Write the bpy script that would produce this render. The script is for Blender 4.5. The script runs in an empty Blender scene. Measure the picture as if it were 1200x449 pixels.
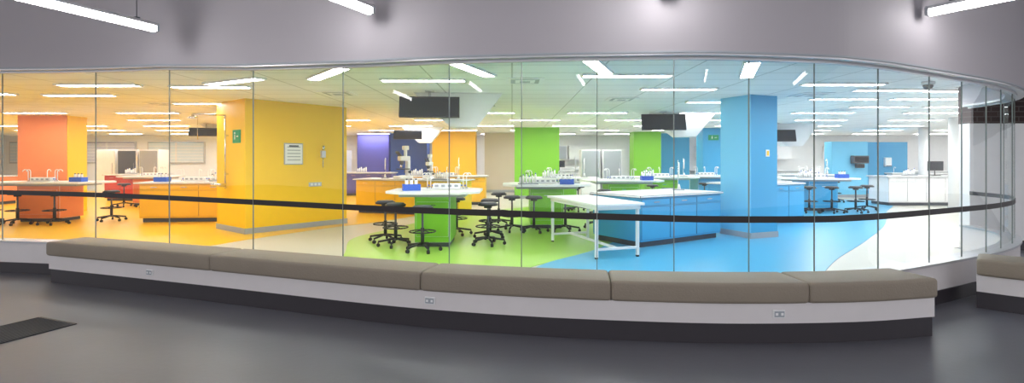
import bpy, bmesh, math, random
from mathutils import Vector, Matrix
random.seed(4)
sc = bpy.context.scene
try:
    sc.view_settings.view_transform = 'Standard'
except Exception: pass

# ------------------------------------------------------------------ materials
def lin(c):
    c = c/255.0
    return c/12.92 if c <= 0.04045 else ((c+0.055)/1.055)**2.4
def C(r, g, b): return (lin(r), lin(g), lin(b), 1.0)

def mat(name, col, rough=0.5, metal=0.0, var=0.04, scale=6.0, bump=0.0, spec=0.5):
    m = bpy.data.materials.new(name); m.use_nodes = True
    nt = m.node_tree; b = nt.nodes['Principled BSDF']
    b.inputs['Roughness'].default_value = rough
    b.inputs['Metallic'].default_value = metal
    b.inputs['Specular IOR Level'].default_value = spec
    tc = nt.nodes.new('ShaderNodeTexCoord')
    no = nt.nodes.new('ShaderNodeTexNoise'); no.inputs['Scale'].default_value = scale
    no.inputs['Detail'].default_value = 4
    nt.links.new(tc.outputs['Object'], no.inputs['Vector'])
    mx = nt.nodes.new('ShaderNodeMix'); mx.data_type = 'RGBA'
    mx.inputs[6].default_value = tuple(max(0, x*(1-var)) for x in col[:3])+(1,)
    mx.inputs[7].default_value = tuple(min(1, x*(1+var)) for x in col[:3])+(1,)
    nt.links.new(no.outputs['Fac'], mx.inputs[0])
    nt.links.new(mx.outputs[2], b.inputs['Base Color'])
    if bump > 0:
        bp = nt.nodes.new('ShaderNodeBump'); bp.inputs['Strength'].default_value = bump
        bp.inputs['Distance'].default_value = 0.01
        n2 = nt.nodes.new('ShaderNodeTexNoise'); n2.inputs['Scale'].default_value = scale*12
        nt.links.new(tc.outputs['Object'], n2.inputs['Vector'])
        nt.links.new(n2.outputs['Fac'], bp.inputs['Height'])
        nt.links.new(bp.outputs['Normal'], b.inputs['Normal'])
    return m

def emis(name, col, strength, base=(0.8, 0.8, 0.8, 1)):
    m = bpy.data.materials.new(name); m.use_nodes = True
    b = m.node_tree.nodes['Principled BSDF']
    b.inputs['Base Color'].default_value = base
    b.inputs['Emission Color'].default_value = col
    b.inputs['Emission Strength'].default_value = strength
    return m

M = {}
M['white'] = mat('white_paint', C(240, 240, 241), 0.6)
M['plinth'] = mat('white_panel', C(226, 221, 222), 0.5)
M['fascia'] = mat('fascia_paint', C(180, 175, 181), 0.7, var=0.03, scale=0.7)
M['skirt'] = mat('dark_skirting', C(54, 50, 56), 0.45)
M['cushion'] = mat('taupe_upholstery', C(144, 133, 119), 0.65, var=0.07, scale=5, bump=0.25)
M['alu'] = mat('aluminium', C(200, 200, 204), 0.35, 0.6)
M['chrome'] = mat('chrome', C(215, 215, 220), 0.15, 1.0)
M['black'] = mat('black_plastic', C(28, 28, 32), 0.45)
M['band'] = mat('black_band', C(34, 28, 30), 0.5)
M['screen'] = mat('screen_black', C(18, 22, 30), 0.15)
M['top'] = mat('white_laminate', C(240, 241, 242), 0.3)
M['silicone'] = mat('glass_joint', C(128, 136, 134), 0.4)
M['orange'] = mat('orange_paint', C(234, 138, 78), 0.5)
M['amber'] = mat('amber_paint', C(244, 188, 30), 0.5)
M['yellow'] = mat('yellow_paint', C(250, 202, 2), 0.5)
M['green'] = mat('green_paint', C(126, 196, 34), 0.5)
M['blue'] = mat('blue_paint', C(58, 162, 212), 0.5)
M['lightblue'] = mat('light_blue_paint', C(112, 198, 236), 0.5)
M['purple'] = mat('purple_paint', C(92, 90, 172), 0.5)
M['navy'] = mat('indigo_paint', C(50, 84, 166), 0.5)
M['red'] = mat('red_paint', C(190, 60, 40), 0.5)
M['tan'] = mat('tan_paint', C(212, 198, 182), 0.6)
M['grey'] = mat('grey_laminate', C(164, 170, 178), 0.5)
M['dkgrey'] = mat('dark_grey', C(74, 78, 86), 0.5)
M['fyellow'] = mat('yellow_vinyl', C(242, 192, 36), 0.3, var=0.03)
M['fgreen'] = mat('green_vinyl', C(158, 204, 84), 0.3, var=0.03)
M['fblue'] = mat('blue_vinyl', C(80, 166, 208), 0.3, var=0.03)
M['fgrey'] = mat('pale_vinyl', C(202, 200, 190), 0.35, var=0.03)
M['exit'] = emis('exit_sign_green', C(10, 150, 90), 0.25, C(8, 130, 80))
M['panel'] = emis('light_panel', (1.0, 0.99, 0.985, 1), 34.0)
M['tube'] = emis('tube_light', (1.0, 0.98, 0.97, 1), 28.0)
M['bluecap'] = mat('blue_cap', C(30, 90, 200), 0.4)
M['paper'] = mat('paper', C(240, 240, 240), 0.8)

# corridor vinyl floor
def floor_mat():
    m = mat('charcoal_vinyl', C(98, 98, 106), 0.42, var=0.10, scale=1.6, bump=0.08)
    return m
M['floor'] = floor_mat()

# ceiling tiles
def ceil_mat():
    m = bpy.data.materials.new('ceiling_tiles'); m.use_nodes = True
    nt = m.node_tree; b = nt.nodes['Principled BSDF']; b.inputs['Roughness'].default_value = 0.85
    tc = nt.nodes.new('ShaderNodeTexCoord')
    br = nt.nodes.new('ShaderNodeTexBrick'); br.offset = 0
    br.inputs['Color1'].default_value = C(244, 244, 243); br.inputs['Color2'].default_value = C(240, 240, 239)
    br.inputs['Mortar'].default_value = C(194, 194, 190)
    br.inputs['Scale'].default_value = 1.0
    br.inputs['Mortar Size'].default_value = 0.012
    br.inputs['Brick Width'].default_value = 1.2; br.inputs['Row Height'].default_value = 0.6
    nt.links.new(tc.outputs['Object'], br.inputs['Vector'])
    nt.links.new(br.outputs['Color'], b.inputs['Base Color'])
    return m
M['ceil'] = ceil_mat()

def brick_mat():
    m = bpy.data.materials.new('dark_brick'); m.use_nodes = True
    nt = m.node_tree; b = nt.nodes['Principled BSDF']; b.inputs['Roughness'].default_value = 0.9
    tc = nt.nodes.new('ShaderNodeTexCoord')
    mp = nt.nodes.new('ShaderNodeMapping'); mp.inputs['Rotation'].default_value = (math.pi/2, 0, 0)
    br = nt.nodes.new('ShaderNodeTexBrick')
    br.inputs['Color1'].default_value = C(60, 40, 36); br.inputs['Color2'].default_value = C(48, 34, 34)
    br.inputs['Mortar'].default_value = C(80, 72, 70)
    br.inputs['Scale'].default_value = 1.0; br.inputs['Mortar Size'].default_value = 0.01
    br.inputs['Brick Width'].default_value = 0.23; br.inputs['Row Height'].default_value = 0.085
    nt.links.new(tc.outputs['Object'], mp.inputs['Vector']); nt.links.new(mp.outputs['Vector'], br.inputs['Vector'])
    nt.links.new(br.outputs['Color'], b.inputs['Base Color'])
    return m
M['brick'] = brick_mat()

def glass_mat():
    m = bpy.data.materials.new('clear_glass'); m.use_nodes = True
    nt = m.node_tree; nt.nodes.clear()
    out = nt.nodes.new('ShaderNodeOutputMaterial')
    tr = nt.nodes.new('ShaderNodeBsdfTransparent'); tr.inputs['Color'].default_value = (0.97, 0.99, 0.982, 1)
    gl = nt.nodes.new('ShaderNodeBsdfGlossy'); gl.inputs['Roughness'].default_value = 0.01
    lw = nt.nodes.new('ShaderNodeLayerWeight'); lw.inputs['Blend'].default_value = 0.5
    pw = nt.nodes.new('ShaderNodeMath'); pw.operation = 'POWER'; pw.inputs[1].default_value = 4.0
    mu = nt.nodes.new('ShaderNodeMath'); mu.operation = 'MULTIPLY_ADD'; mu.inputs[1].default_value = 0.5; mu.inputs[2].default_value = 0.045
    mx = nt.nodes.new('ShaderNodeMixShader')
    nt.links.new(lw.outputs['Facing'], pw.inputs[0]); nt.links.new(pw.outputs[0], mu.inputs[0])
    nt.links.new(mu.outputs[0], mx.inputs[0]); nt.links.new(tr.outputs[0], mx.inputs[1]); nt.links.new(gl.outputs[0], mx.inputs[2])
    nt.links.new(mx.outputs[0], out.inputs['Surface'])
    return m
M['glass'] = glass_mat()

# ------------------------------------------------------------------ mesh builder
class MB:
    def __init__(s): s.bm = bmesh.new(); s.mats = []
    def mi(s, k):
        if k not in s.mats: s.mats.append(k)
        return s.mats.index(k)
    def _tag(s, verts, k, smooth=False):
        i = s.mi(k); fs = set()
        for v in verts:
            for f in v.link_faces: fs.add(f)
        for f in fs: f.material_index = i; f.smooth = smooth
        return fs
    def box(s, c, size, k, yaw=0, rot=None, bevel=0.0):
        R = rot if rot is not None else Matrix.Rotation(yaw, 4, 'Z')
        mtx = Matrix.Translation(c) @ R @ Matrix.Diagonal((size[0], size[1], size[2], 1))
        r = bmesh.ops.create_cube(s.bm, size=1.0, matrix=mtx)
        s._tag(r['verts'], k)
        if bevel > 0:
            es = set()
            for v in r['verts']:
                for e in v.link_edges: es.add(e)
            bmesh.ops.bevel(s.bm, geom=list(es), offset=bevel, segments=2, profile=0.5, affect='EDGES')
    def cyl(s, c, r, h, k, r2=None, seg=16, rot=None):
        mtx = Matrix.Translation(c) @ (rot if rot is not None else Matrix.Identity(4))
        q = bmesh.ops.create_cone(s.bm, cap_ends=True, segments=seg, radius1=r, radius2=r if r2 is None else r2, depth=h, matrix=mtx)
        fs = s._tag(q['verts'], k)
        for f in fs:
            if len(f.verts) == 4: f.smooth = True
    def rod(s, a, b, r, k, seg=8):
        a = Vector(a); b = Vector(b); d = b-a
        if d.length < 1e-5: return
        R = d.to_track_quat('Z', 'Y').to_matrix().to_4x4()
        s.cyl((a+b)/2, r, d.length, k, seg=seg, rot=R)
    def sph(s, c, r, k, sc3=(1, 1, 1)):
        q = bmesh.ops.create_uvsphere(s.bm, u_segments=14, v_segments=8, radius=r, matrix=Matrix.Translation(c) @ Matrix.Diagonal((sc3[0], sc3[1], sc3[2], 1)))
        s._tag(q['verts'], k, True)
    def tube(s, pts, r, k, seg=8):
        for a, b in zip(pts[:-1], pts[1:]): s.rod(a, b, r, k, seg)
        for p in pts[1:-1]: s.sph(p, r, k)
    def ring(s, c, R, r, k, seg=24):
        pts = [(c[0]+R*math.cos(2*math.pi*i/seg), c[1]+R*math.sin(2*math.pi*i/seg), c[2]) for i in range(seg+1)]
        for a, b in zip(pts[:-1], pts[1:]): s.rod(a, b, r, k, 6)
    def poly(s, pts, z0, z1, k):
        n = len(pts); i = s.mi(k)
        lo = [s.bm.verts.new((p[0], p[1], z0)) for p in pts]; hi = [s.bm.verts.new((p[0], p[1], z1)) for p in pts]
        for fv in [hi, lo[::-1]]:
            f = s.bm.faces.new(fv); f.material_index = i
        for a in range(n):
            b = (a+1) % n
            f = s.bm.faces.new((lo[a], lo[b], hi[b], hi[a])); f.material_index = i
    def sweep(s, path, fn, k, smooth=True, closed=True):
        i = s.mi(k); rings = []
        n = len(path)
        for j, (p, nn) in enumerate(path):
            prof = fn(j, p, n)
            rings.append([s.bm.verts.new((p[0]+nn[0]*o, p[1]+nn[1]*o, z)) for o, z in prof])
        m = len(rings[0])
        for a, b in zip(rings[:-1], rings[1:]):
            for q in range(m if closed else m-1):
                w = (q+1) % m
                f = s.bm.faces.new((a[q], b[q], b[w], a[w])); f.material_index = i; f.smooth = smooth
        if closed and m > 2:
            f = s.bm.faces.new(rings[0]); f.material_index = i
            f = s.bm.faces.new(rings[-1][::-1]); f.material_index = i
    def mesh(s, name):
        bmesh.ops.recalc_face_normals(s.bm, faces=s.bm.faces[:])
        me = bpy.data.meshes.new(name); s.bm.to_mesh(me); s.bm.free()
        for k in s.mats: me.materials.append(M[k])
        return me
    def obj(s, name, loc=(0, 0, 0), yaw=0, parent=None):
        return inst(s.mesh(name), name, loc, yaw, parent)

def inst(me, name, loc=(0, 0, 0), yaw=0, parent=None):
    o = bpy.data.objects.new(name, me); sc.collection.objects.link(o)
    o.location = loc; o.rotation_euler = (0, 0, yaw)
    if parent: o.parent = parent
    return o
def empty(name, loc=(0, 0, 0)):
    o = bpy.data.objects.new(name, None); sc.collection.objects.link(o); o.location = loc
    return o

# ------------------------------------------------------------------ curve helpers
def catmull(P, n=10, closed=False):
    out = []
    N = len(P)
    rng = range(N) if closed else range(N-1)
    for i in rng:
        if closed: p0, p1, p2, p3 = P[(i-1) % N], P[i], P[(i+1) % N], P[(i+2) % N]
        else:
            p1, p2 = P[i], P[i+1]
            p0 = P[i-1] if i > 0 else (2*p1[0]-p2[0], 2*p1[1]-p2[1])
            p3 = P[i+2] if i+2 < N else (2*p2[0]-p1[0], 2*p2[1]-p1[1])
        for j in range(n):
            t = j/n
            out.append(tuple(0.5*((2*p1[c])+(-p0[c]+p2[c])*t+(2*p0[c]-5*p1[c]+4*p2[c]-p3[c])*t*t+(-p0[c]+3*p1[c]-3*p2[c]+p3[c])*t**3) for c in (0, 1)))
    if not closed: out.append(P[-1])
    return out
def withn(pts):
    r = []
    for i, p in enumerate(pts):
        a = pts[max(0, i-1)]; b = pts[min(len(pts)-1, i+1)]
        t = Vector((b[0]-a[0], b[1]-a[1])).normalized()
        r.append((p, (t.y, -t.x)))
    return r
def cutx(path, x0, x1, n=14):
    """resample a path between two X values"""
    def at(x):
        for (p, a), (q, b) in zip(path[:-1], path[1:]):
            if p[0] <= x <= q[0]:
                t = (x-p[0])/max(1e-9, q[0]-p[0])
                return ((x, p[1]+(q[1]-p[1])*t), (a[0]+(b[0]-a[0])*t, a[1]+(b[1]-a[1])*t))
        return path[-1] if x > path[-1][0][0] else path[0]
    return [at(x0+(x1-x0)*i/n) for i in range(n+1)]
def interp(T, x):
    if x <= T[0][0]: return T[0][1]
    for (a, u), (b, v) in zip(T[:-1], T[1:]):
        if x <= b: return u+(v-u)*(x-a)/(b-a)
    return T[-1][1]

GP = [(-11, 7.2), (-8.5, 7.05), (-6.87, 6.87), (-5.5, 6.62), (-4.2, 6.22), (-2.95, 5.79), (-1.45, 5.25), (-.62, 4.98), (.1, 4.81), (.78, 4.70),
      (1.75, 4.60), (2.75, 4.66), (3.2, 4.80), (3.64, 4.99), (4.35, 5.34), (4.97, 5.66), (5.5, 5.94), (5.91, 6.19), (6.4, 6.55), (6.9, 7.03), (7.3, 7.6), (7.5, 8.4)]
gpts = catmull(GP, 8); GPATH = withn(gpts)
TOP = [(-6.87, 2.68), (-5.5, 2.65), (-4.2, 2.61), (-2.95, 2.53), (-1.45, 2.47), (0, 2.44), (1.75, 2.42), (2.75, 2.40), (3.64, 2.40), (4.97, 2.385), (5.91, 2.37), (6.9, 2.36)]
BAND = [(-6.87, 1.06), (-4.2, 1.035), (-1.45, 1.0), (0, .99), (1.75, .963), (3.64, .95), (5.91, .95)]
zt = lambda p: interp(TOP, p[0]); zb = lambda p: interp(BAND, p[0])
CZ = 2.72   # lab ceiling

# ------------------------------------------------------------------ shell
b = MB(); b.poly([(-16, -6), (27, -6), (27, 27), (-28, 27), (-28, -6)], -0.1, 0.0, 'floor'); b.obj('floor')
labpoly = [(-27, 7.2)]+gpts+[(7.5, 8.7), (27, 8.7), (27, 26), (-27, 26)]
b = MB(); b.poly(labpoly, 0.0, 0.006, 'fgrey'); b.obj('floor_lab')
b = MB(); b.poly(labpoly, CZ, CZ+.1, 'ceil'); b.obj('ceiling_lab')
b = MB(); b.poly([(-13, -3), (13, -3), (13, 9), (-13, 9)], 3.95, 4.05, 'fascia'); b.obj('ceiling')
yz = catmull([(-9, 6.9), (-7, 7.4), (-5.5, 8.4), (-4.9, 9.6), (-4.0, 11.2), (-3.0, 12.6), (-2.4, 15), (-3, 20), (-8, 24), (-18, 24.5), (-26, 22), (-26, 12), (-18, 7.6)], 6, True)
b = MB(); b.poly(yz, 0.006, 0.010, 'fyellow'); b.obj('floor_yellow_zone')
gz = catmull([(-2.3, 6.2), (-2.65, 8.1), (-3.0, 9.7), (-2.5, 11.2), (-1.9, 13), (0, 15.6), (3, 17.5), (6, 18), (5.5, 15), (3.5, 11.5), (2.4, 9.8), (1.3, 8.2), (.2, 7.0), (-.2, 5.7), (-1.1, 5.5)], 6, True)
b = MB(); b.poly(gz, 0.006, 0.012, 'fgreen'); b.obj('floor_green_zone')
bz = catmull([(.1, 5.6), (.35, 7.1), (1.3, 8.35), (2.2, 9.9), (3.4, 12), (5.2, 15), (8, 18), (12.0, 19), (12.9, 17.5), (10.6, 14.5), (8.6, 11.8), (6.5, 9.4), (4.9, 7.7), (3.9, 6.5), (2.9, 5.4), (1, 5.2)], 6, True)
b = MB(); b.poly(bz, 0.006, 0.014, 'fblue'); b.obj('floor_blue_zone')

b = MB(); b.box((0, 26.1, CZ/2), (54, .2, CZ), 'white'); b.obj('wall_back')
b = MB(); b.box((-27.1, 16.6, CZ/2), (.2, 19, CZ), 'white'); b.obj('wall_left')
b = MB(); b.box((27.1, 17.3, CZ/2), (.2, 17.4, CZ), 'white'); b.obj('wall_far_right')
b = MB(); b.box((-19, 7.2, 2.0), (16, .2, 4), 'white'); b.obj('wall_front_left')
b = MB(); b.box((17.3, 8.6, 1.05), (19.4, .2, 2.1), 'white'); b.box((17.3, 8.6, 3.02), (19.4, .24, 1.84), 'brick'); b.obj('wall_right')
b = MB(); b.box((17.3, 8.46, .08), (19.4, .04, .16), 'skirt'); b.obj('baseboard_right')

# low wall, skirting, fascia, trims
b = MB(); b.sweep(GPATH, lambda j, p, n: [(0.05, 0), (0.05, .40), (-.12, .40), (-.12, 0)], 'plinth', smooth=False)
b.sweep(GPATH, lambda j, p, n: [(0.07, .40), (0.07, .425), (-.14, .425), (-.14, .40)], 'alu', smooth=False); b.obj('wall_plinth')
b = MB(); b.sweep(GPATH, lambda j, p, n: [(0.065, 0), (0.065, .14), (.05, .14), (.05, 0)], 'skirt', smooth=False); b.obj('baseboard_front')
b = MB(); b.sweep(GPATH, lambda j, p, n: [(0.10, zt(p)+.03), (0.10, 4.0), (-.10, 4.0), (-.10, zt(p)+.03)], 'fascia', smooth=False); b.obj('wall_fascia')
b = MB(); b.sweep(GPATH, lambda j, p, n: [(0.112, zt(p)+.018), (0.112, zt(p)+.034), (.1, zt(p)+.034), (.1, zt(p)+.018)], 'grey', smooth=False)
b.sweep(GPATH, lambda j, p, n: [(0.10, zt(p)-.0), (0.10, zt(p)+.03), (-.10, zt(p)+.03), (-.10, zt(p)-.0)], 'alu', smooth=False)
b.sweep(GPATH, lambda j, p, n: [(0.02, zt(p)-.025), (0.02, zt(p)), (-.02, zt(p)), (-.02, zt(p)-.025)], 'alu', smooth=False); b.obj('trim_glazing_head')

# glazing
JX = [-10.4, -9.2, -8.0, -6.83, -5.35, -4.15, -2.92, -1.77, -.61, .09, .78, 1.46, 2.13, 2.75, 3.53, 4.35, 4.97, 5.5, 5.91, 6.4, 6.9, 7.3]
wi = 1
for x0, x1 in zip(JX[:-1], JX[1:]):
    pp = cutx(GPATH, x0+.004, x1-.004, 8)
    b = MB(); b.sweep(pp, lambda j, p, n: [(0, .425), (0, zt(p)-.01)], 'glass', closed=False)
    b.obj('window_%d' % wi); wi += 1
b = MB()
for x in JX:
    (p, nn) = cutx(GPATH, x, x+.01, 1)[0]
    b.box((p[0], p[1], (.425+zt(p))/2), (.007, .012, zt(p)-.425), 'silicone', yaw=math.atan2(-nn[0], -nn[1])*-1)
b.obj('trim_glass_joints')
b = MB(); b.sweep(GPATH, lambda j, p, n: [(0.005, zb(p)-.03), (0.005, zb(p)+.03), (.003, zb(p)+.03), (.003, zb(p)-.03)], 'band', smooth=False)
b.obj('glass_safety_band')

# ------------------------------------------------------------------ upholstered bench
def rrect(o0, o1, z0, z1, r, k=5):
    out = []
    for cx, cz, a0 in ((o1-r, z1-r, 0), (o0+r, z1-r, 90), (o0+r, z0+r, 180), (o1-r, z0+r, 270)):
        for i in range(k):
            a = math.radians(a0+90*i/(k-1)); out.append((cx+r*math.cos(a), cz+r*math.sin(a)))
    return out
def cushion(parent, pp, name, o0, o1):
    b = MB()
    def fn(j, p, n):
        e = min(j, n-1-j); ins = {0: .016, 1: .006, 2: .001}.get(e, 0)
        return rrect(o0+ins, o1-ins, .335+ins*.5, .505-ins, .03)
    b.sweep(pp, fn, 'cushion')
    b.obj(name, parent=parent)
def resamp_ends(path, x0, x1):
    xs = [x0, x0+.01, x0+.03]; n = 16
    xs += [x0+.03+(x1-x0-.06)*i/n for i in range(1, n)]+[x1-.03, x1-.01, x1]
    return [cutx(path, x, x+.001, 1)[0] for x in xs]

KP = [(-5.63, 6.25), (-4.35, 5.81), (-3.14, 5.39), (-1.61, 4.84), (-.76, 4.57), (0, 4.39), (.71, 4.27), (1.74, 4.17), (2.80, 4.21), (3.57, 4.35)]
KPATH = withn(catmull(KP, 8))
def make_bench(KPATH, joints, outlets, depth=.40):
    root = empty('upholstered_bench', (0, 0, 0))
    b = MB(); b.sweep(KPATH, lambda j, p, n: [(.02, .17), (.02, .335), (-depth, .335), (-depth, .17)], 'plinth', smooth=False); b.obj('seat_base', parent=root)
    b = MB(); b.sweep(KPATH, lambda j, p, n: [(0, 0), (0, .17), (-depth, .17), (-depth, 0)], 'skirt', smooth=False); b.obj('kickboard', parent=root)
    for i, (x0, x1) in enumerate(zip(joints[:-1], joints[1:])):
        cushion(root, resamp_ends(KPATH, x0+.002, x1-.002), 'cushion_%d' % (i+1), -depth+.01, .06)
    for i, x in enumerate(outlets):
        p, nn = cutx(KPATH, x, x+.01, 1)[0]
        b = MB(); yaw = math.atan2(nn[1], nn[0])+math.pi/2
        b.box((0, 0, 0), (.1, .012, .065), 'white', bevel=.004); b.box((0, -.008, .0), (.085, .006, .05), 'grey', bevel=.002)
        for dx in (-.022, .022): b.box((dx, -.012, 0), (.02, .004, .02), 'white')
        b.obj('socket_%d' % (i+1), (p[0]+nn[0]*.026, p[1]+nn[1]*.026, .25), yaw, root)
    return root
make_bench(KPATH, [-5.63, -3.14, -.80, .82, 2.40, 3.57], [-4.0, -.72, 2.16])
K2 = withn(catmull([(4.70, 5.18), (4.96, 4.94), (5.35, 4.70), (5.9, 4.5), (6.6, 4.45)], 6))
make_bench(K2, [4.70, 5.6, 6.6], [], depth=.42)
b = MB(); b.box((0, 0, 0), (.1, .012, .065), 'white', bevel=.004); b.box((0, -.008, 0), (.085, .006, .05), 'grey', bevel=.002)
pq, nq = cutx(GPATH, 4.25, 4.26, 1)[0]
b.obj('wall_socket', (pq[0]+nq[0]*.058, pq[1]+nq[1]*.058, .26), math.atan2(nq[1], nq[0])+math.pi/2)

# entrance mat
b = MB(); A = (-4.47, 4.86); B = (-3.96, 4.66); d = (-.37*1.3, -.93*1.3)
mp = [A, B, (B[0]+d[0], B[1]+d[1]), (A[0]+d[0], A[1]+d[1])]
b.poly(mp, 0, .008, 'black')
u = Vector((B[0]-A[0], B[1]-A[1]))
for i in range(14):
    t = (i+.5)/14; q = (A[0]+u.x*t, A[1]+u.y*t)
    b.rod((q[0]+d[0]*.02, q[1]+d[1]*.02, .009), (q[0]+d[0]*.98, q[1]+d[1]*.98, .009), .006, 'skirt', 6)
b.obj('floor_mat')

# corridor lamps
def corridor_lamp(a, c):
    a = Vector(a); c = Vector(c); d = (c-a); L = d.length; mid = (a+c)/2
    b = MB()
    b.box((0, 0, .045), (L, .09, .035), 'alu', bevel=.006)
    R = Matrix.Rotation(math.pi/2, 4, 'Y')
    b.cyl((0, 0, 0), .036, L-.05, 'tube', rot=R, seg=14)
    for s_ in (-1, 1):
        b.box((s_*(L/2-.012), 0, .01), (.03, .095, .08), 'grey', bevel=.005)
        b.rod((s_*L*.35, 0, .06), (s_*L*.35, 0, 4.0-mid.z-.05), .004, 'dkgrey')
        b.box((s_*L*.35, 0, .07), (.04, .05, .02), 'dkgrey')
    b.obj('linear_pendant_light', mid, math.atan2(d.y, d.x))
corridor_lamp((-3.90, 5.62, 2.93), (-4.40, 4.30, 2.93))
corridor_lamp((-1.36, 4.95, 2.93), (-2.0, 3.6, 2.93))
corridor_lamp((1.37, 4.45, 2.93), (1.07, 3.2, 2.93))
corridor_lamp((4.05, 5.0, 2.93), (4.75, 3.85, 2.93))
# further rows of the same lamps along the corridor
for x, y in ((-5.6, 1.6), (-2.9, 1.2), (0, 1.0), (2.9, 1.2), (5.6, 1.6)):
    corridor_lamp((x, y, 2.93), (x*1.12, y-1.35, 2.93))

# ------------------------------------------------------------------ lab ceiling lights
def panel_mesh(L, W):
    b = MB(); b.box((0, 0, 0), (L, W, .02), 'panel')
    for s_ in (-1, 1):
        b.box((0, s_*(W/2+.012), -.002), (L+.05, .024, .03), 'white'); b.box((s_*(L/2+.012), 0, -.002), (.024, W, .03), 'white')
    return b.mesh('ceiling_light')
PM = panel_mesh(1.25, .17); PM2 = panel_mesh(1.5, .2)
near = [(-1.35, 7.8, 0), (1.65, 7.35, 0), (2.85, 8.75, 0), (4.3, 10.7, 0), (-4.3, 7.9, -.5), (-.55, 6.8, 1.2), (-2.6, 7.2, -.9), (1.1, 6.6, 1.2), (3.2, 6.9, 1.2),
        (-5.0, 8.5, 0), (-6.7, 8.3, 0), (-8.1, 9.6, 0), (-6.6, 11, 0), (-9.8, 9.4, 0), (5.3, 8.2, 0), (6.6, 8.9, 0), (7.9, 9.0, 0), (6.6, 10.2, 0), (8.2, 10.2, 0), (9.8, 10.2, 0), (8.4, 11.7, 0), (10.1, 11.7, 0)]
for x, y, a in near: inst(PM, 'ceiling_light', (x, y, CZ-.012), a)
for r, y in enumerate((13.2, 15.6, 18.2, 21.0, 24.0)):
    x = -21+(r % 2)*1.4
    while x < 24:
        if not (-6 < x < -3.5 and y < 14): inst(PM2, 'ceiling_light', (x, y, CZ-.012), 0)
        x += 2.9
for x, y in ((14, 13), (14, 11.4), (16.5, 13)): inst(PM2, 'ceiling_light', (x+.3, y-.9, CZ-.012), 0)
# air diffusers and sprinklers
def vent_mesh():
    b = MB()
    for i, s_ in enumerate((.58, .44, .3, .16)):
        b.box((0, 0, -.004*i), (s_, s_, .012), 'white' if i % 2 == 0 else 'grey', bevel=.002)
    return b.mesh('ceiling_vent')
VM = vent_mesh()
for x, y in ((.2, 7.9), (-3.2, 9.4), (2.2, 10.3), (5.6, 9.6), (-7.6, 11.2), (8, 12.4), (-.6, 11.4)): inst(VM, 'ceiling_vent', (x, y, CZ-.008))

# ------------------------------------------------------------------ columns
def column(cx, cy, w, d, yaw, k, k2=None, h=CZ, plinth=True, name='structural_column'):
    b = MB(); b.box((0, 0, h/2), (w, d, h-.004), k)
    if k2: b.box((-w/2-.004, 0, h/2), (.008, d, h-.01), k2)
    if plinth: b.box((0, 0, .06), (w+.03, d+.03, .11), 'grey')
    b.obj(name, (cx, cy, .006), yaw)
column(-5.12, 11.52, 2.3, 1.35, math.radians(51), 'yellow')
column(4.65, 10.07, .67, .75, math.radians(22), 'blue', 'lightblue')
column(-13.0, 14.5, 1.3, .7, 0.05, 'orange')
b = MB(); b.box((0, 0, CZ/2), (.02, .68, CZ-.01), 'yellow'); b.obj('wall_accent_panel', (-12.335, 14.53, .004), .05)
column(.95, 20.0, 1.7, 1.0, 0.0, 'green')
column(-2.55, 22.9, 1.9, .9, 0, 'amber')
column(-4.8, 24.2, 1.7, .8, 0, 'navy')
column(-6.6, 24.6, 1.5, .6, 0, 'purple')
column(-.5, 23.6, 1.5, .6, 0, 'tan')
column(5.95, 22.9, 1.2, .8, 0, 'green')
column(7.6, 24.2, 1.3, .8, 0, 'blue')
column(7.8, 20.2, .8, .7, 0, 'blue')
column(13.3, 20.4, 1.4, .5, 0, 'lightblue', h=2.2, name='partition_wall')
column(15.0, 20.9, 1.9, .5, 0.0, 'blue', h=2.2, name='partition_wall')
b = MB(); b.cyl((0, 0, CZ/2), .16, CZ-.01, 'white', seg=24); b.cyl((0, 0, .05), .18, .1, 'grey', seg=24)
me = b.mesh('round_column')
inst(me, 'round_column', (12.9, 14.9, .006)); inst(me, 'round_column', (15.6, 19.4, .006))

# ------------------------------------------------------------------ lab benches
def lab_bench(cx, cy, w, d, yaw, base, h=.95, inset=.18, name='lab_bench', doors=True, end=None):
    b = MB()
    bw, bd = w-2*inset, d-2*inset*.8
    b.box((0, 0, .05), (bw-.1, bd-.1, .1), 'dkgrey')
    b.box((0, 0, (.1+h-.04)/2), (bw, bd, h-.14), base)
    if end: b.box((bw/2+.008, 0, (.1+h-.04)/2), (.016, bd, h-.14), end)
    if doors:
        n = max(1, int(bw/.55)); dw = bw/n
        for s_ in (-1, 1):
            for i in range(n):
                x = -bw/2+dw*(i+.5)
                b.box((x, s_*(bd/2+.008), (.13+h-.2)/2), (dw-.015, .016, h-.33), base, bevel=.003)
                b.box((x, s_*(bd/2+.008), h-.12), (dw-.015, .016, .11), base, bevel=.003)
                b.box((x, s_*(bd/2+.028), h-.12), (.14, .012, .012), 'chrome')
    b.box((0, 0, h-.02), (w, d, .04), 'top', bevel=.008)
    b.obj(name, (cx, cy, .012), yaw)
def island(cx, cy, w, d, yaw, base, h=.95):
    """pedestal island table with knee space around for stools"""
    b = MB(); ch = min(w, d)*.2
    pts = [(-w/2+ch, -d/2), (w/2-ch, -d/2), (w/2, -d/2+ch), (w/2, d/2-ch), (w/2-ch, d/2), (-w/2+ch, d/2), (-w/2, d/2-ch), (-w/2, -d/2+ch)]
    b.poly(pts, h-.04, h, 'top')
    b.box((0, 0, h-.07), (w*.7, d*.7, .05), 'grey')
    b.box((0, 0, (h-.09)/2+.04), (w*.38, d*.62, h-.17), base, bevel=.004)
    b.box((0, 0, .04), (w*.34, d*.56, .08), 'dkgrey')
    for s_ in (-1, 1): b.box((0, s_*d*.314, h*.5), (w*.34, .012, h*.62), base, bevel=.003); b.box((0, s_*d*.325, h*.75), (.12, .012, .012), 'chrome')
    b.obj('island_bench', (cx, cy, .012), yaw)

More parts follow.
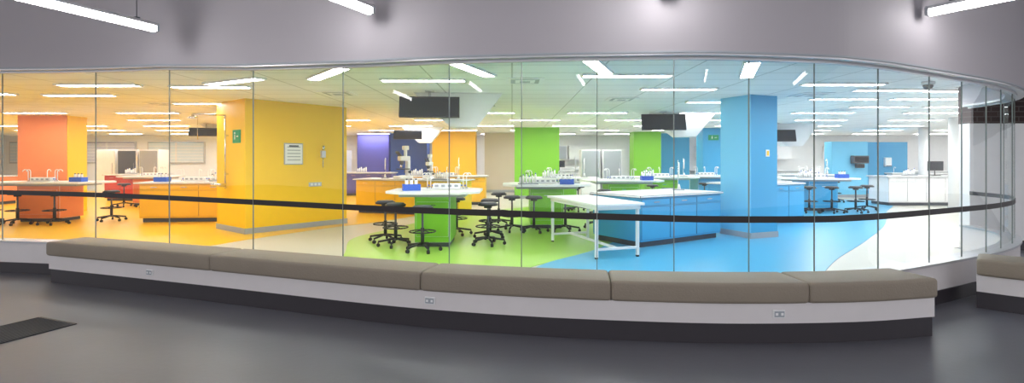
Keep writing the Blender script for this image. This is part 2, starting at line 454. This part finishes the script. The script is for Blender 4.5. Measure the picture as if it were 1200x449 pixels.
island(-1.35, 9.15, 1.6, 1.5, 0, 'green')
island(.75, 11.5, 1.9, 1.5, 0, 'green')
island(2.9, 13.7, 2.1, 1.4, 0, 'green')
island(1.5, 15.6, 2.2, 1.3, 0, 'green')
island(4.7, 16.2, 2.2, 1.3, 0, 'green')
island(-11.3, 12.55, 2.7, 1.1, 0, 'orange')
island(-11.9, 16.9, 1.8, 1.2, 0, 'orange')
lab_bench(-7.85, 12.7, 2.2, 1.2, .1, 'amber', inset=.1)
lab_bench(-8.2, 15.6, 2.6, 1.1, 0, 'amber', inset=.1)
lab_bench(-2.75, 14.3, 3.3, 1.0, -.32, 'yellow', inset=.08)
lab_bench(-2.3, 17.2, 3.0, 1.0, 0, 'amber', inset=.08)
lab_bench(2.74, 9.65, 2.25, 1.25, math.radians(33), 'blue', h=.88, inset=.05)
lab_bench(5.95, 12.5, 2.0, 1.3, math.radians(30), 'blue', h=.93, inset=.04, end='grey')
island(9.0, 15.2, 2.2, 1.3, 0, 'blue')
island(6.6, 17.4, 2.2, 1.3, 0, 'blue')
island(10.8, 18.6, 2.2, 1.2, 0, 'blue')
lab_bench(-13.8, 18.9, 1.8, 1.1, 0, 'red', inset=.06)
lab_bench(-18.5, 17, 3.4, 1.1, 0, 'orange', inset=.06)
lab_bench(-9.5, 19.5, 3.4, 1.1, 0, 'orange', inset=.06)
lab_bench(-6.2, 21.5, 2.6, 1.0, 0, 'purple', inset=.06)
lab_bench(14.3, 17.0, 4.4, 1.0, 0, 'white', inset=.06)
lab_bench(17.8, 20.2, 3.6, 1.0, 0, 'white', inset=.06)
lab_bench(20.6, 24.0, 7, 1.0, 0, 'grey', inset=.06)
lab_bench(2.8, 24.8, 4.6, .9, 0, 'white', inset=.06)
lab_bench(11.2, 24.8, 5, .9, 0, 'white', inset=.06)

# legged table
b = MB(); w, L, h = .84, 1.9, .83
b.box((0, 0, h-.02), (w, L, .04), 'top', bevel=.008)
b.box((0, 0, h-.07), (w-.1, L-.1, .06), 'white')
for sx in (-1, 1):
    for sy in (-1, 1):
        b.box((sx*(w/2-.07), sy*(L/2-.1), (h-.1)/2+.01), (.045, .045, h-.12), 'white', bevel=.005)
        b.cyl((sx*(w/2-.07), sy*(L/2-.1), .012), .025, .024, 'black')
for sy in (-1, 1): b.box((0, sy*(L/2-.1), .14), (w-.18, .035, .035), 'white')
b.box((0, 0, .14), (.035, L-.2, .035), 'white')
b.obj('work_table', (1.33, 8.56, .014), math.radians(18))

# stools
def stool_mesh():
    b = MB()
    b.cyl((0, 0, .70), .175, .035, 'black', seg=24); b.cyl((0, 0, .725), .165, .03, 'dkgrey', r2=.14, seg=24)
    b.cyl((0, 0, .66), .07, .04, 'black'); b.rod((0, 0, .12), (0, 0, .66), .018, 'dkgrey', 10); b.rod((0, 0, .1), (0, 0, .38), .03, 'black', 10)
    b.ring((0, 0, .32), .21, .011, 'black', 20)
    for i in range(4):
        a = i*math.pi/2; b.rod((0, 0, .34), (.21*math.cos(a), .21*math.sin(a), .32), .008, 'black')
    for i in range(5):
        a = i*2*math.pi/5+.3; c, s_ = math.cos(a), math.sin(a)
        b.rod((0, 0, .13), (.29*c, .29*s_, .085), .018, 'black'); b.rod((.29*c, .29*s_, .085), (.29*c, .29*s_, .04), .01, 'black')
        R = Matrix.Rotation(a, 4, 'Z') @ Matrix.Rotation(math.pi/2, 4, 'X')
        b.cyl((.29*c, .29*s_, .03), .03, .04, 'black', rot=R, seg=12)
    return b.mesh('lab_stool')
SM = stool_mesh()
stools = [(-2.3, 9.3), (-2.0, 8.8), (-1.45, 8.3), (-.42, 8.95), (-.42, 9.75), (-1.1, 10.15),
          (.0, 10.6), (.45, 10.5), (1.1, 10.55), (-.3, 11.6), (1.85, 11.2),
          (2.3, 12.75), (3.3, 12.75), (4.1, 13.5), (.9, 14.7), (1.9, 14.7), (4.2, 15.3),
          (-12.0, 11.75), (-11.3, 11.7), (-10.5, 11.75), (-9.7, 12.4), (-12.2, 16.1), (-11.4, 16.0), (-10.8, 16.7), (-9.6, 13.9), (-9.9, 14.6),
          (8.3, 14.3), (8.9, 14.25), (9.6, 14.3), (10.4, 15.0), (6.2, 16.5), (7.1, 16.5), (10.3, 17.8), (11.2, 17.8)]
for i, (x, y) in enumerate(stools): inst(SM, 'lab_stool', (x, y, .014), random.random()*6)

# ------------------------------------------------------------------ bench-top equipment
def goose(b, x, y, a, h=.3):
    c, s_ = math.cos(a), math.sin(a)
    pts = [(x, y, 0), (x, y, h*.8)]
    for i in range(1, 6):
        t = math.pi*i/5; rr = .05
        pts.append((x+c*rr*(1-math.cos(t)), y+s_*rr*(1-math.cos(t)), h*.8+rr*math.sin(t)))
    b.tube(pts, .009, 'paper', 6)
    b.cyl((x, y, .015), .022, .03, 'chrome'); b.cyl((x-c*.03, y-s_*.03, .06), .012, .03, 'bluecap')
def pod_mesh():
    b = MB(); b.box((0, 0, .05), (.5, .16, .1), 'top', bevel=.01)
    for i in range(4): b.box((-.18+i*.12, -.083, .055), (.07, .008, .045), 'grey', bevel=.002)
    for i, x in enumerate((-.3, -.36)): goose(b, x, 0, math.pi+.6*i)
    for i, x in enumerate((.3, .36)): goose(b, x, 0, .6*i)
    goose(b, 0, .12, math.pi/2)
    return b.mesh('gas_tap_station')
def bottles_mesh():
    b = MB(); b.box((0, 0, .012), (.42, .16, .024), 'grey', bevel=.003)
    for i in range(6):
        x = -.17+i*.068; r = .026; hh = .11+.03*(i % 3)
        b.cyl((x, .02, .024+hh/2), r, hh, 'paper', seg=12); b.cyl((x, .02, .024+hh+.015), r, .03, 'paper', r2=.012, seg=12)
        b.cyl((x, .02, .024+hh+.04), .013, .025, 'bluecap' if i % 2 else 'dkgrey', seg=10)
    return b.mesh('reagent_bottles')
def burette_mesh():
    b = MB(); b.box((0, 0, .01), (.2, .14, .02), 'grey', bevel=.003); b.rod((0, .04, .02), (0, .04, .6), .007, 'chrome')
    b.rod((0, .04, .45), (0, -.03, .45), .006, 'chrome'); b.cyl((0, -.03, .4), .012, .3, 'paper', seg=10); b.cyl((0, -.03, .07), .04, .1, 'paper', r2=.015, seg=12)
    return b.mesh('retort_stand')
def scope_mesh():
    b = MB(); b.box((0, 0, .03), (.26, .34, .06), 'white', bevel=.02)
    b.box((0, .12, .22), (.1, .08, .36), 'white', bevel=.02); b.box((0, .0, .2), (.2, .2, .02), 'black')
    b.box((0, .02, .42), (.12, .26, .1), 'white', bevel=.02)
    b.cyl((0, -.04, .34), .045, .08, 'dkgrey')
    for a in (-.5, 0, .5): b.rod((0, -.04, .31), (.05*math.sin(a), -.06, .23), .014, 'chrome')
    for s_ in (-1, 1): b.rod((s_*.03, -.05, .45), (s_*.035, -.16, .56), .02, 'dkgrey', 10)
    b.cyl((0, .06, .53), .035, .14, 'white'); b.box((0, .06, .64), (.1, .12, .09), 'white', bevel=.015)
    for s_ in (-1, 1): b.cyl((s_*.07, .12, .14), .03, .04, 'dkgrey', rot=Matrix.Rotation(math.pi/2, 4, 'Y'))
    return b.mesh('microscope')
def pc_mesh():
    b = MB(); b.box((0, 0, .01), (.22, .18, .02), 'black', bevel=.004); b.rod((0, .03, .02), (0, .03, .2), .015, 'black')
    b.box((0, 0, .32), (.52, .03, .32), 'black', bevel=.005); b.box((0, -.017, .32), (.48, .004, .28), 'screen')
    return b.mesh('computer_monitor')
def crate_mesh():
    b = MB(); b.box((0, 0, .01), (.3, .2, .02), 'bluecap')
    for s_ in (-1, 1): b.box((s_*.145, 0, .06), (.01, .2, .1), 'bluecap', bevel=.002); b.box((0, s_*.095, .06), (.28, .01, .1), 'bluecap', bevel=.002)
    for i in range(3): b.cyl((-.08+i*.08, 0, .1), .028, .16, 'paper', seg=12); b.cyl((-.08+i*.08, 0, .19), .015, .03, 'dkgrey', seg=10)
    return b.mesh('blue_storage_tray')
PODM, BOT, BUR, SCP, PCM, CRT = pod_mesh(), bottles_mesh(), burette_mesh(), scope_mesh(), pc_mesh(), crate_mesh()
def put(me, name, x, y, z, a=0, s=1): inst(me, name, (x, y, z+.013), a).scale = (s, s, s)
for x, y, h in ((-1.2, 9.45, .95), (.75, 11.6, .95), (2.9, 13.7, .95), (1.5, 15.6, .95), (4.7, 16.2, .95), (-11.5, 12.55, .95), (-11.9, 16.9, .95),
                (-7.9, 12.8, .95), (9.0, 15.2, .95), (6.6, 17.4, .95), (10.8, 18.6, .95), (-2.2, 17.2, .95)):
    put(PODM, 'gas_tap_station', x, y, h)
for x, y, h, a in ((-8.3, 15.6, .95, 0), (-14.1, 18.9, .95, 0), (-9.2, 19.5, .95, 0), (-3.2, 17.2, .95, 0), (14.9, 17, .95, 0), (13.2, 17, .95, 0),
                   (18.2, 20.2, .95, 0), (3.3, 24.8, .95, 0), (-6.3, 21.5, .95, 0), (5.8, 12.3, .93, .5), (.35, 11.1, .95, .2), (-7.2, 12.6, .95, .1),
                   (-1.9, 13.6, .95, -.3), (1.1, 15.2, .95, 0), (4.2, 15.85, .95, 0), (8.5, 14.85, .95, 0), (16.2, 17, .95, 0)):
    put(BOT, 'reagent_bottles', x, y, h, a)
for x, y, h, a in ((-1.75, 8.9, .95, .3), (1.2, 11.15, .95, -.2), (3.5, 13.3, .95, 0), (-10.5, 12.4, .95, 0), (9.6, 14.9, .95, 0), (-8.5, 12.45, .95, .1)):
    put(CRT, 'blue_storage_tray', x, y, h, a)
for x, y, h in ((-3.6, 14.55, .95), (-1.45, 13.95, .95), (3.3, 10.15, .88), (5.4, 16.1, .95), (1.45, 11.7, .95), (-10.8, 19.4, .95), (11.5, 18.7, .95), (2.2, 15.6, .95)):
    put(BUR, 'retort_stand', x, y, h)
put(SCP, 'microscope', -3.05, 14.35, .95, -.7, 1.35); put(SCP, 'microscope', -2.3, 14.2, .95, -.3)
for x, y in ((1.4, 24.8), (2.3, 24.8), (4.4, 24.8), (9.8, 24.8), (10.9, 24.8), (12.2, 24.8)): put(PCM, 'computer_monitor', x, y, .95)

# emergency shower + signs on yellow column
yaw = math.radians(51); ux = Vector((math.cos(yaw), math.sin(yaw), 0)); uy = Vector((-math.sin(yaw), math.cos(yaw), 0)); Cc = Vector((-5.12, 11.52, 0))
lf = Cc-ux*1.15   # left (narrow) face centre, normal -ux
b = MB()
p0 = lf+uy*.1
b.tube([tuple(p0+Vector((0, 0, .9))-ux*.06), tuple(p0+Vector((0, 0, 2.42))-ux*.06), tuple(p0-ux*.62+uy*.15+Vector((0, 0, 2.42)))], .018, 'chrome')
e = p0-ux*.62+uy*.15
b.cyl((e.x, e.y, 2.36), .11, .06, 'chrome', r2=.03); b.rod((e.x, e.y, 2.42), (e.x, e.y, 2.37), .02, 'chrome')
b.cyl((p0.x-ux.x*.2, p0.y-ux.y*.2, .98), .12, .06, 'chrome', r2=.16); b.rod(tuple(p0-ux*.06+Vector((0, 0, .95))), tuple(p0-ux*.16+Vector((0, 0, .95))), .02, 'chrome')
b.rod((e.x+.1, e.y, 2.4), (e.x+.1, e.y, 1.9), .006, 'chrome')
for zz in (1.2, 2.0): b.box(tuple(p0-ux*.035+Vector((0, 0, zz))), (.06, .05, .03), 'chrome', yaw=yaw)
b.obj('emergency_shower')
def sign(pos, w, h, yaw_, k, frame='white', name='notice_board'):
    b = MB(); b.box((0, 0, 0), (w, .02, h), frame, bevel=.004); b.box((0, -.012, 0), (w-.04, .006, h-.04), k)
    if k == 'paper':
        for i in range(5): b.box((0, -.016, h*.32-i*h*.15), (w*.7, .002, .018), 'grey')
        b.box((0, -.017, h*.36), (w*.5, .002, .04), 'dkgrey')
    if k == 'exit':
        b.cyl((-w*.15, -.017, h*.25), h*.08, .004, 'paper', rot=Matrix.Rotation(math.pi/2, 4, 'X')); b.box((-w*.15, -.017, -h*.05), (w*.09, .003, h*.35), 'paper')
        b.box((w*.2, -.017, 0), (w*.24, .003, h*.08), 'paper')
    b.obj(name, pos, yaw_)
sp = lf-ux*.012-uy*.32; sign((sp.x, sp.y, 1.97), .34, .27, yaw-math.pi/2, 'exit', frame='exit', name='safety_sign')
ff = Cc-uy*(.675+.012); q = ff+ux*(-1.15+1.0); sign((q.x, q.y, 1.62), .42, .46, yaw, 'paper', frame='grey')
q = ff+ux*.55
b = MB(); b.box((0, 0, 0), (.1, .08, .16), 'alu', bevel=.01); b.cyl((0, -.02, .14), .03, .1, 'chrome'); b.rod((0, 0, -.08), (0, 0, -.3), .012, 'chrome'); b.obj('soap_dispenser', (q.x, q.y-.03, 1.62), yaw)
q = ff+ux*.0
b = MB(); b.box((0, 0, 0), (.3, .02, .09), 'alu', bevel=.004)
for i in range(3): b.box((-.09+i*.09, -.012, 0), (.05, .006, .05), 'white')
b.obj('power_outlet', (q.x+ux.x*.35, q.y+ux.y*.35, .95), yaw)
sign((7.8, 19.82, 2.35), .4, .2, 0, 'exit', frame='exit', name='exit_sign')
sign((4.86, 9.74, 1.62), .09, .13, math.radians(22), 'amber', name='warning_sign')
b = MB(); b.box((0, 0, 0), (.26, .12, .36), 'white', bevel=.02); b.box((0, -.05, -.16), (.2, .08, .03), 'dkgrey'); me = b.mesh('towel_dispenser')
inst(me, 'towel_dispenser', (15.1, 20.58, 1.4), 0)
b = MB(); b.box((0, 0, 0), (.6, .2, .3), 'dkgrey', bevel=.01); b.box((0, -.11, 0), (.5, .02, .2), 'screen'); b.box((0, 0, -.25), (.3, .15, .16), 'black', bevel=.02); b.obj('wall_terminal', (13.6, 20.02, 1.5))
b = MB(); b.box((0, 0, .0), (.6, .45, .06), 'top', bevel=.02); b.box((0, 0, -.1), (.5, .36, .16), 'top', bevel=.05); goose(b, 0, .1, -math.pi/2, .25); b.rod((0, .1, -.15), (0, .1, -.5), .03, 'chrome'); b.obj('wash_basin', (15.3, 20.42, .95))
put(PCM, 'computer_monitor', 14.1, 17.05, .95)

# suspended monitors with white housings
def hung(x, y, z, w, h, yaw_, housing=True):
    b = MB(); R = Matrix.Rotation(math.radians(-14), 4, 'X')
    b.box((0, 0, 0), (w, .06, h), 'black', rot=R, bevel=.006); b.box((0, -.034, -.008), (w-.05, .006, h-.05), 'screen', rot=R)
    up = CZ-z
    b.rod((0, .08, 0), (0, .08, up), .025, 'alu'); b.box((0, .08, up-.01), (.16, .16, .02), 'alu'); b.box((0, .06, 0), (.2, .08, .16), 'dkgrey')
    b.obj('ceiling_monitor', (x, y, z), yaw_)
    if housing:
        b = MB(); i = b.mi('white')
        vs = [(w*.35, .3, -h*.85), (w*.8, .3, -h*.85), (w*1.25, .3, up-.005), (-w*.3, .3, up-.005), (w*.35, .8, -h*.85), (w*.8, .8, -h*.85), (w*1.25, 1.1, up-.005), (-w*.3, 1.1, up-.005)]
        v = [b.bm.verts.new(c) for c in vs]
        for f in ((0, 1, 2, 3), (7, 6, 5, 4), (0, 4, 5, 1), (1, 5, 6, 2), (2, 6, 7, 3), (3, 7, 4, 0)):
            b.bm.faces.new([v[q] for q in f]).material_index = i
        b.obj('ceiling_bulkhead', (x, y, z), yaw_)
hung(-1.45, 9.0, 2.42, 1.05, .38, .1)
hung(3.85, 13.0, 2.45, 1.1, .42, -.1)
hung(8.9, 17.2, 2.3, 1.2, .4, -.1)
hung(-3.7, 18.2, 2.38, 1.0, .32, .1)
hung(-10.3, 17.2, 2.42, 1.0, .28, .2)
# dome camera
b = MB(); b.cyl((0, 0, 0), .09, .05, 'white', seg=20); b.sph((0, 0, -.03), .07, 'screen'); b.obj('dome_camera', (6.5, 8.0, CZ-.03))
# back wall features: windows and cabinets
for i, x in enumerate((-24, -20.5, -17, -13.5, -10)):
    b = MB(); b.box((0, 0, 0), (2.9, .06, 1.1), 'alu')
    for s_ in (-.72, .72): b.box((s_, -.035, 0), (1.34, .01, .98), 'purple' if i % 2 else 'lightblue')
    for k in range(16): b.box((0, -.045, -.46+k*.06), (2.78, .02, .045), 'white')
    b.obj('window_blind', (x, 25.94, 1.85))
for x in (-8.5, 2.0, 3.6, 10.0, 11.6, 13.2, 16.5, 19):
    b = MB(); b.box((0, 0, 0), (1.5, .4, .7), 'white', bevel=.005)
    for s_ in (-1, 1): b.box((s_*.37, -.205, 0), (.7, .012, .64), 'grey' if 0 < x < 3 else 'white', bevel=.003); b.box((s_*.08, -.22, -.2), (.012, .02, .14), 'chrome')
    b.obj('wall_cabinet', (x, 25.78, 1.85))
def fridge(x, y, k, front='grey'):
    b = MB(); b.box((0, 0, .95), (.8, .7, 1.9), k, bevel=.01)
    b.box((0, -.36, 1.25), (.74, .02, 1.2), front, bevel=.004); b.box((0, -.36, .33), (.74, .02, .5), k, bevel=.004)
    b.box((.31, -.385, 1.1), (.02, .03, .5), 'chrome'); b.obj('storage_cupboard', (x, y, .012))
for x, y, k, f in ((-16.8, 21.5, 'white', 'white'), (-15.9, 21.5, 'white', 'dkgrey'), (-15, 21.5, 'white', 'grey'), (4.2, 21.8, 'white', 'grey'), (3.3, 21.8, 'white', 'grey'), (-7.8, 23.3, 'white', 'white'), (22, 18, 'white', 'grey'), (22.9, 18, 'white', 'grey')): fridge(x, y, k, f)

# ------------------------------------------------------------------ world and camera
w = bpy.data.worlds.new('World'); sc.world = w; w.use_nodes = True
bg = w.node_tree.nodes['Background']; bg.inputs['Color'].default_value = (0.87, 0.87, 0.9, 1); bg.inputs['Strength'].default_value = 1.5
cam = bpy.data.cameras.new('camera'); co = bpy.data.objects.new('camera', cam); sc.collection.objects.link(co)
co.location = (0, 0, 1.5); co.rotation_euler = (math.pi/2, 0, 0)
cam.sensor_width = 36; cam.lens = 18; cam.shift_y = (187-224.5)/1200
sc.camera = co
